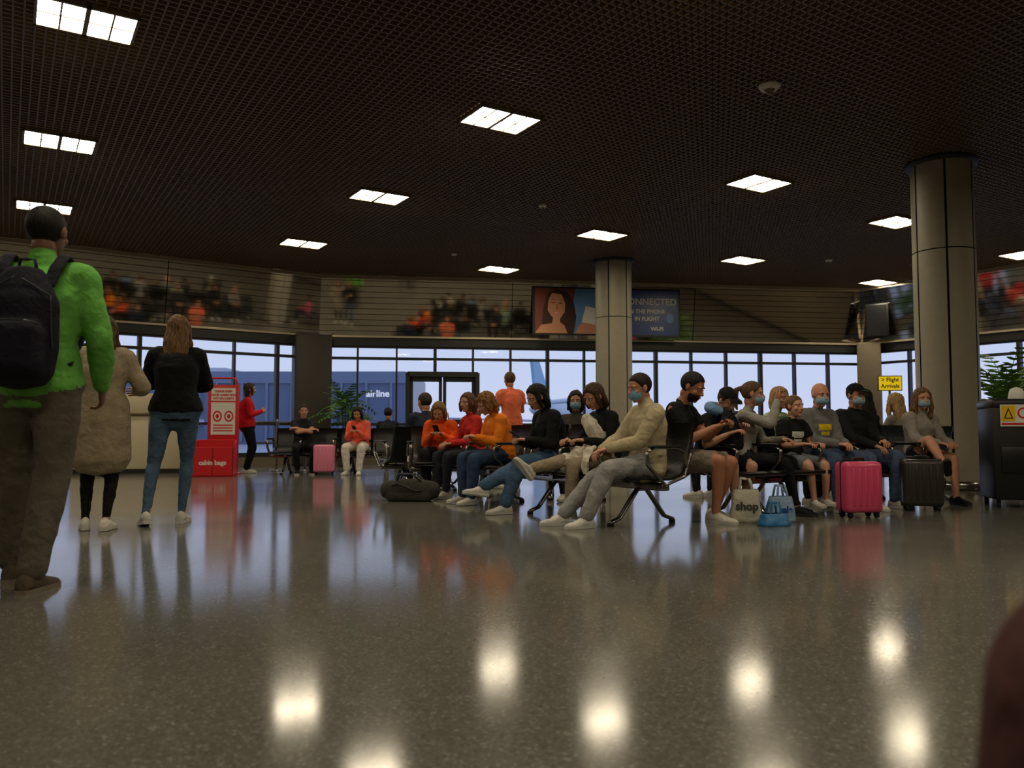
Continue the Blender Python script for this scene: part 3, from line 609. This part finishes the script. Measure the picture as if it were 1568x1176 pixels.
# backpacks
def backpack(name,loc,rz,col,sc=1,straps=None,tilt=0):
    m=cloth(col); mb=MB()
    v,f=remesh([tube([(0,0,.0),(0,-.005,.12),(0,0,.34),(0,.02,.46)],[(.145,.085),(.165,.1),(.16,.095),(.1,.06)],24,ref=(1,0,0)),rbox(-.125,.125,-.15,-.02,.0,.24,.05,3)],.012,3); mb.add((v,f),m)
    zp=mat('zip',(60,60,66),.4,metal=.5)
    mb.add(tube([(-.12,-.13,.22),(-.08,-.152,.235),(.08,-.152,.235),(.12,-.13,.22)],[.004]*4,6),zp); mb.add(tube([(-.15,-.05,.12),(-.14,-.06,.36),(0,-.07,.45),(.14,-.06,.36),(.15,-.05,.12)],[.004]*5,6),zp)
    mb.add(tube([(-.04,.05,.5),(-.03,.05,.545),(.03,.05,.545),(.04,.05,.5)],[.008]*4,8),m)
    for sx in(-1,1):
        p=straps if straps else [(sx*.08,.08,.46),(sx*.1,.13,.4),(sx*.12,.14,.25),(sx*.13,.09,.08)]
        if straps: p=[(sx*a,b_,c_) for a,b_,c_ in straps]
        mb.add(tube(p,[(.03,.01)]*len(p),10,ref=(1,0,0),step=.02),m)
    o=mb.obj(name,loc,rz); o.scale=(sc,)*3; o.rotation_euler[0]=tilt; return o
rz=backp['o'].rotation_euler[2]; of=rotv((0,-.23,0),(0,0,1),rz)
backpack('backpack',(GX+of[0],GY+of[1],1.03),rz,(26,26,38),1.03,straps=[(.1,.03,.42),(.115,.08,.52),(.12,.16,.585),(.125,.27,.56),(.13,.36,.42),(.14,.34,.2),(.15,.14,.06)])
backpack('backpack',(-.42,9.95,.44),rad(15),(100,96,86),.85,tilt=rad(-8))
of=Q['W']((0.06,.30,.60)); backpack('backpack',tuple(of),rad(-50-90)+math.pi,(18,18,20),.7)
# ------------------------------------------------------------------ benches
seatm=mat('seat_black_leather',(26,26,28),.4,bump=.15,bscale=40)
def bench(loc,yaw,n,sp=.6,shift=0):
    mb=MB(); W=sp*n
    prof=[(-.33,.84),(-.30,.70),(-.25,.52),(-.19,.43),(-.08,.40),(.1,.405),(.22,.415),(.27,.40)]
    for i in range(n):
        c=(i+.5)*sp; w=.26; th=.03; V=[];F=[]
        for (y,z) in prof:
            for xx in(-w,-w+.03,w-.03,w): V.append([c+xx,y,z+(.004 if abs(xx)==w else 0)])
        k=len(prof)*4
        for j,(y,z) in enumerate(prof):
            a=prof[max(j-1,0)];b_=prof[min(j+1,len(prof)-1)]; t=nrm([b_[0]-a[0],b_[1]-a[1]]); nn=(t[1],-t[0]) ; nn=(nn[0]*1,nn[1]*1)
            if nn[1]>0 or nn[0]>0.0 and j<3: nn=(-nn[0],-nn[1])
            for xx in(-w,-w+.03,w-.03,w): V.append([c+xx,y+nn[0]*th,z+nn[1]*th])
        for j in range(len(prof)-1):
            for q in range(3):
                a=j*4+q; F.append([a,a+1,a+5,a+4]); F.append([k+a,k+a+4,k+a+5,k+a+1])
            F.append([j*4,j*4+4,k+j*4+4,k+j*4]); F.append([j*4+3,k+j*4+3,k+j*4+7,j*4+7])
        e_=(len(prof)-1)*4; F.append([0,1,2,3,k+3,k+2,k+1,k]); F.append([e_+3,e_+2,e_+1,e_,k+e_,k+e_+1,k+e_+2,k+e_+3])
        mb.add((np.array(V),F),seatm,smooth=True)
        mb.add(box(c-.03,c+.03,-.12,.1,.32,.38),steel,None,False)
    mb.add(rbox(0,W,-.04,.04,.29,.35,.012),steel)
    for i in range(n+1):
        c=i*sp; mb.add(tube([(c,-.22,.48),(c,-.2,.60),(c,-.1,.635),(c,.12,.635),(c,.2,.60),(c,.19,.50),(c,.08,.40),(c,0,.33)],[(.022,.011)]*8,10,ref=(1,0,0)),steel)
        mb.add(rbox(c-.028,c+.028,-.16,.17,.635,.658,.01),black)
        mb.add(tube([(c,-.0,.34),(c,-.2,.40),(c,-.27,.58)],[.014]*3,8),steel)
    for c in ([.0+sp*.5,W-sp*.5] if n<5 else [sp*.5,W/2,W-sp*.5]):
        mb.add(tube([(c,-.33,.03),(c,-.24,.06),(c,-.05,.29),(c,.05,.29),(c,.24,.06),(c,.33,.03)],[(.03,.016)]*6,10,ref=(1,0,0)),steel)
        for yy in(-.33,.33): mb.add(tube([(c,yy,0.001),(c,yy,.025)],[.028,.028],12,cap=False),rubber)
    return mb.obj('airport_bench',(loc[0],loc[1],0),rad(yaw-90))
def bench_at(first,yaw,n,sp=.6):
    r=(math.sin(rad(yaw)),-math.cos(rad(yaw))); f=(math.cos(rad(yaw)),math.sin(rad(yaw)))
    bench((first[0]-r[0]*sp/2+f[0]*.05,first[1]-r[1]*sp/2+f[1]*.05),yaw,n,sp)
bench_at((1.12,6.95),211.4,5,.6)
bench_at((4.48,9.18),-57,6,.575)
bench_at((2.86,9.02),123,1,.6)
bench_at((4.08,9.75),123,3,.6)
bench_at((-.35,10.15),-78,2,.6)
bench_at((-1.4,10.75),121,2,.6)
bench_at((1.05,9.65),-95,2,.6)
bench_at((-1.75,15.35),-90,5,.6)
bench_at((-3.2,16.2),90,4,.6)
bench_at((7.55,12.1),-110,2,.6)
bench_at((-.62,11.6),-20,1,.6)
# ------------------------------------------------------------------ luggage
def suitcase(x,y,rz,w,h,d,col,name='suitcase',handle=.0,rough=.4):
    m=mat('suitcase_shell_%d'%col[0],col,rough,coat=.2); mb=MB()
    mb.add(rbox(-w/2,w/2,-d/2,d/2,.05,h,.045,4),m)
    n=5
    for i in range(n):
        c=-w/2+w*(i+1)/(n+1)
        for sy in(-1,1): mb.add(rbox(c-.012,c+.012,sy*d/2-.006,sy*d/2+.006,.11,h-.06,.005),m)
    mb.add(rbox(-w/2-.003,w/2+.003,-.008,.008,.047,h+.003,.004),black)
    for sx in(-1,1):
        for sy in(-1,1):
            c=(sx*(w/2-.05),sy*(d/2-.05)); mb.add(tube([(c[0]-.012,c[1],.028),(c[0]+.012,c[1],.028)],[.027,.027],14,ref=(0,0,1),cap=False),rubber); mb.add(rbox(c[0]-.02,c[0]+.02,c[1]-.02,c[1]+.02,.035,.065,.006),black)
    mb.add(tube([(-.06,0,h),(-.05,0,h+.03),(.05,0,h+.03),(.06,0,h)],[.009]*4,8,ref=(0,1,0)),black)
    mb.add(tube([(w/2,0,h*.45),(w/2+.03,0,h*.48),(w/2+.03,0,h*.62),(w/2,0,h*.65)],[.008]*4,8),black)
    for sx in(-1,1): mb.add(tube([(sx*.09,d/2-.03,h-.01),(sx*.09,d/2-.03,h+.01+handle)],[.007,.007],8),steel)
    mb.add(tube([(-.1,d/2-.03,h+.015+handle),(.1,d/2-.03,h+.015+handle)],[.012,.012],8,ref=(0,0,1)),black)
    mb.obj(name,(x,y,0),rz)
suitcase(3.1,7.45,rad(12),.36,.5,.22,(222,78,120)); suitcase(3.98,8.1,rad(-12),.37,.5,.22,(48,44,42))
suitcase(-3.36,14.9,rad(5),.38,.54,.22,(225,130,160))
# holdall
hm_=cloth((58,56,50)); mb=MB(); mb.add(remesh([tube([(-.26,0,.12),(-.1,0,.13),(.1,0,.125),(.26,0,.12)],[(.1,.11),(.12,.13),(.12,.125),(.1,.11)],20,ref=(0,0,1)),rbox(-.25,.25,-.13,.13,0.0,.12,.04,2)],.014,3),hm_)
for sy in(-.06,.06): mb.add(tube([(-.14,sy,.22),(-.1,sy*1.3,.30),(.06,sy*1.6,.29),(.14,sy,.22)],[.011]*4,8),black)
mb.add(tube([(-.3,-.02,.14),(-.1,-.15,.2),(.1,-.16,.12),(.3,-.02,.14)],[.01]*4,8),black); mb.obj('holdall_bag',(-1.13,9.25,0),rad(-8))
# carrier bags
def carrier(x,y,rz,w,h,d,col,txt,tcol,name='carrier_bag'):
    m=mat('bag_plastic_%d'%col[0],col,.4,bump=.8,bscale=9); mb=MB()
    V=[];nz=9;nu=28
    for i in range(nz):
        t=i/(nz-1); z=t*h
        for j in range(nu):
            a=2*math.pi*j/nu; ca,sa=math.cos(a),math.sin(a); e=.45
            px=math.copysign(abs(ca)**e,ca)*w/2*(1-.22*t*t+.03*math.sin(t*9)); py=math.copysign(abs(sa)**e,sa)*d/2*(1-.5*t*t)
            r=1+.08*noise.noise(Vector((px*14,py*14,z*12))); V.append([px*r,py*r,z])
    F=[[i*nu+j,i*nu+(j+1)%nu,(i+1)*nu+(j+1)%nu,(i+1)*nu+j] for i in range(nz-1) for j in range(nu)]+[list(range(nu))[::-1]]
    mb.add((np.array(V),F),m)
    for sy in(-1,1): mb.add(tube([(-w*.22,sy*d*.22,h-.01),(-w*.15,sy*d*.15,h+.09),(w*.12,sy*d*.15,h+.085),(w*.2,sy*d*.22,h-.01)],[(.012,.004)]*4,8),m)
    if txt: mb.add(xz(text(txt,h*.34,.004),(0,h*.5),-d/2*.99-.006),mat('ink_%d'%tcol[0],tcol,.5),smooth=False)
    mb.obj(name,(x,y,0),rz)
carrier(1.98,7.06,rad(-10),.26,.28,.16,(180,175,160),'shop',(60,60,60)); carrier(2.28,7.08,rad(15),.24,.22,.16,(130,158,186),'sale',(24,70,150)); carrier(2.14,6.82,rad(20),.26,.1,.16,(46,116,170),'',(10,10,10))
# draped jacket on lap of woman in black
mb=MB(); P_=[]
for i in range(14):
    a=i*2.4; P_.append(ell((.09*math.cos(a)*(i%4)/3,.16+.02*i,.62+.05*math.sin(i*1.7)-.012*i),(.07,.075,.035)))
P_.append(tube([(-.1,.2,.66),(-.15,.3,.60),(-.2,.36,.5),(-.2,.34,.4)],[(.05,.02),(.06,.02),(.06,.02),(.04,.02)],14)); P_.append(tube([(-.06,.12,.70),(-.04,.2,.82),(0,.22,.88)],[.08,.07,.05],14))
mb.add(rough(remesh(P_,.011,3),.03,12),cloth((220,212,196))); mb.obj('folded_jacket',(.86,7.5,0),rad(207-90))
# ------------------------------------------------------------------ plants
leafm=mat('leaf_green',(86,125,48),.5,var=.3,vscale=5); potm=mat('plant_pot',(70,64,56),.5)
def palm(name,x,y,h,n=26,ln=.75):
    mb=MB(); mb.add(tube([(0,0,0.0),(0,0,.36)],[.17,.22],20,cap=False),potm); mb.add(disc((0,0,.35),.2),mat('soil',(40,30,22),.9))
    for k in range(4): mb.add(tube([(.04*k-.06,.03*(k%2),.3),(.05*k-.07,.03,h*.5),(.07*k-.1,.02*k,h*.72)],[.022,.018,.013],8),mat('stem',(90,80,48),.7))
    for i in range(n):
        a=random.uniform(0,6.28); el=random.uniform(.2,1.3); l=ln*random.uniform(.7,1.1); p=Vector((random.uniform(-.08,.08),random.uniform(-.05,.08),h*random.uniform(.45,.78)))
        d=Vector((math.cos(a)*math.cos(el),math.sin(a)*math.cos(el),math.sin(el))); pts=[]
        for k in range(9): pts.append(p.copy()); p=p+d*l/8; d=(d+Vector((0,0,-.17))).normalized()
        mb.add(tube([q[:] for q in pts],[.006]*8+[.002],5),leafm)
        for k in range(2,9):
            t=(pts[k]-pts[k-1]).normalized(); sd=t.cross(Vector((0,0,1))).normalized()
            for s_ in(-1,1):
                q=pts[k]; e1=q+(t*.7+sd*s_+Vector((0,0,-.35))).normalized()*l*.32*(1-.08*k+.1); wv=t*.02
                mb.add((np.array([q-wv,(q+e1)/2-wv*1.3,e1,(q+e1)/2+wv*1.3,q+wv]),[[0,1,2,3,4]]),leafm)
    mb.obj(name,(x,y,0))
palm('potted_palm',-3.72,18.6,1.9,44,.75); palm('potted_palm',7.9,13.2,1.7,80,.85)
# ------------------------------------------------------------------ sign stand, bag gauge, counter, rail, bin
red=mat('sign_red',(205,28,36),.4)
mb=MB(); mb.add(rbox(-.27,.27,-.03,.03,.08,1.62,.01),red); mb.add(tube([(-.25,0,.0),(-.25,0,1.6),(-.2,0,1.74),(.2,0,1.74),(.25,0,1.6),(.25,0,0)],[.018]*6,10),red)
mb.add(box(-.21,.21,-.036,-.03,.72,1.3),white,None,False); mb.add(box(-.21,.21,-.036,-.03,1.33,1.56),white,None,False)
for i,t in enumerate(('PLEASE KEEP','YOUR CABIN BAG','WITHIN LIMITS')): mb.add(xz(text(t,.055,.002),(0,1.5-i*.065),-.039),red,None,False)
for sx in(-.1,.1):
    v=oval(sx,1.05,.08,.1); mb.add(flat(v,0,0,-.038),red,None,False); mb.add(flat(oval(sx,1.05,.055,.07),0,0,-.0395),white,None,False); mb.add(flat(oval(sx,1.05,.03,.04),0,0,-.041),red,None,False)
for i in range(3): mb.add(box(-.17,.17,-.039,-.036,.78+i*.05,.8+i*.05),red,None,False)
mb.add(box(-.3,.3,-.2,.2,0,.03),red,None,False); mb.obj('information_sign_stand',(-5.22,15.0,0),rad(8))
mb=MB()
for x0,x1,y0,y1,z0,z1 in((-.34,.34,-.2,-.18,.0,.5),(-.34,.34,.18,.2,0,.62),(-.34,-.32,-.2,.2,0,.56),(.32,.34,-.2,.2,0,.56),(-.34,.34,-.2,.2,0,.03),(-.01,.01,-.2,.2,0,.5)): mb.add(box(x0,x1,y0,y1,z0,z1),red,None,False)
mb.add(tube([(-.33,-.19,.5),(-.33,.19,.62),(.33,.19,.62),(.33,-.19,.5),(-.33,-.19,.5)],[.012]*5,8),red)
mb.add(xz(text('cabin bags',.11,.004),(0,.24),-.203),white,None,False); mb.obj('bag_size_gauge',(-5.15,14.4,0),rad(10))
cream=mat('counter_cream',(200,190,160),.5); mb=MB(); mb.add(rbox(-1,1,-.3,.3,.08,1.08,.02),cream); mb.add(rbox(-1.05,1.05,-.36,.36,1.08,1.13,.012),mat('counter_top',(120,105,85),.3)); mb.add(box(-.98,.98,-.27,.27,0,.08),dark,None,False)
mb.add(rbox(-.95,.35,.1,.14,1.13,1.5,.01),cream); mb.add(rbox(.5,.8,-.05,0,1.25,1.5,.01),black); mb.add(tube([(.65,0,1.13),(.65,0,1.3)],[.02,.02],8),black)
for i in(-.33,.33): mb.add(box(i-.005,i+.005,-.305,-.3,.1,1.06),dark,None,False)
mb.obj('service_counter',(-7.1,15.6,0),rad(10))
mb=MB()
for i in range(3): mb.add(tube([(i*.55,0,0),(i*.55,0,1.0)],[.025,.025],10),steel); mb.add(tube([(i*.55,0,0.0),(i*.55,0,.02)],[.14,.14],18,cap=False),steel)
for z in(.55,.96): mb.add(tube([(0,0,z),(1.1,0,z)],[.018,.018],10,ref=(0,0,1)),steel)
mb.obj('barrier_rail',(-5.2,16.4,0),rad(5))
mb=MB(); mb.add(rbox(-.27,.27,-.25,.25,.08,1.02,.02),black); mb.add(rbox(-.28,.28,-.26,.26,1.0,1.1,.03),mat('bin_lid',(34,34,36),.35)); mb.add(rbox(-.2,.2,-.262,-.25,.35,.62,.01),mat('bin_panel',(26,26,28),.3))
for sx in(-.22,.22):
    for sy in(-.2,.2): mb.add(tube([(sx,sy,0.0),(sx,sy,.09)],[.02,.02],10,cap=False),rubber)
mb.add(box(-.2,.08,-.268,-.262,.82,1.04),white,None,False); mb.add(box(-.19,-.065,-.271,-.268,.875,1.03),mat('warn_yellow',(235,190,20),.5),None,False)
mb.add((np.array([[-.17,-.273,.9],[-.085,-.273,.9],[-.1275,-.273,1.01]]),[[0,1,2]]),black,None,False); mb.add((np.array([[-.155,-.275,.908],[-.1,-.275,.908],[-.1275,-.275,.985]]),[[0,1,2]]),mat('warn_yellow',(235,190,20),.5),None,False)
mb.add(flat(oval(.01,.955,.055,.055),0,0,-.271),red,None,False); mb.add(flat(oval(.01,.955,.04,.04),0,0,-.273),white,None,False); mb.add(box(-.19,.07,-.271,-.268,.835,.855),red,None,False)
mb.add(tube([(.02,-.05,1.1),(.02,-.05,1.17)],[.08,.07],16),white); mb.obj('power_cabinet',(5.2,8.6,0),rad(-14))
# ------------------------------------------------------------------ photographer's leg
mb=MB(); tr_=cloth((82,50,48)); v=remesh([tube([(.56,-.05,.50),(.49,.35,.57),(.435,.60,.58)],[.1,.098,.085],20),tube([(.435,.60,.58),(.43,.64,.42),(.43,.62,.12)],[.088,.08,.055],20)],.012,5); mb.add(v,tr_)
shoe(mb,np.array([.43,.62,.085]),(0.1,1,0),(0,0,1),cloth((40,36,34)),white,1.05); mb.obj('photographer_leg')
mb=MB(); mb.add(rbox(.1,.85,-.35,.12,.36,.42,.03),seatm); mb.add(rbox(.1,.85,-.42,-.36,.4,.85,.03),seatm); mb.add(rbox(.05,.9,-.15,-.08,.30,.36,.01),steel)
for c in(.15,.8): mb.add(tube([(c,-.42,.0),(c,-.12,.32),(c,.12,.0)],[.02]*3,8,ref=(1,0,0)),steel)
mb.obj('seat_chair')
# ------------------------------------------------------------------ world + camera
w=bpy.data.worlds.new('dusk_sky'); scene.world=w; w.use_nodes=True; nt=w.node_tree; bg=nt.nodes['Background']
tc=nt.nodes.new('ShaderNodeTexCoord'); sx=nt.nodes.new('ShaderNodeSeparateXYZ'); rp=nt.nodes.new('ShaderNodeValToRGB')
rp.color_ramp.elements[0].position=0; rp.color_ramp.elements[0].color=(.50,.555,.73,1); rp.color_ramp.elements[1].position=.5; rp.color_ramp.elements[1].color=(.34,.42,.64,1)
nt.links.new(tc.outputs['Generated'],sx.inputs[0]); nt.links.new(sx.outputs['Z'],rp.inputs['Fac']); nt.links.new(rp.outputs[0],bg.inputs[0]); bg.inputs[1].default_value=1.3
cd=bpy.data.cameras.new('camera'); cam=bpy.data.objects.new('camera',cd); scene.collection.objects.link(cam); scene.camera=cam
cam.location=(0,0,.76); cam.rotation_euler=(rad(90+3.34),0,0); cd.lens=29.13; cd.sensor_width=36; cd.clip_end=600; cd.clip_start=.05
cd.dof.use_dof=True; cd.dof.focus_distance=8; cd.dof.aperture_fstop=2.8
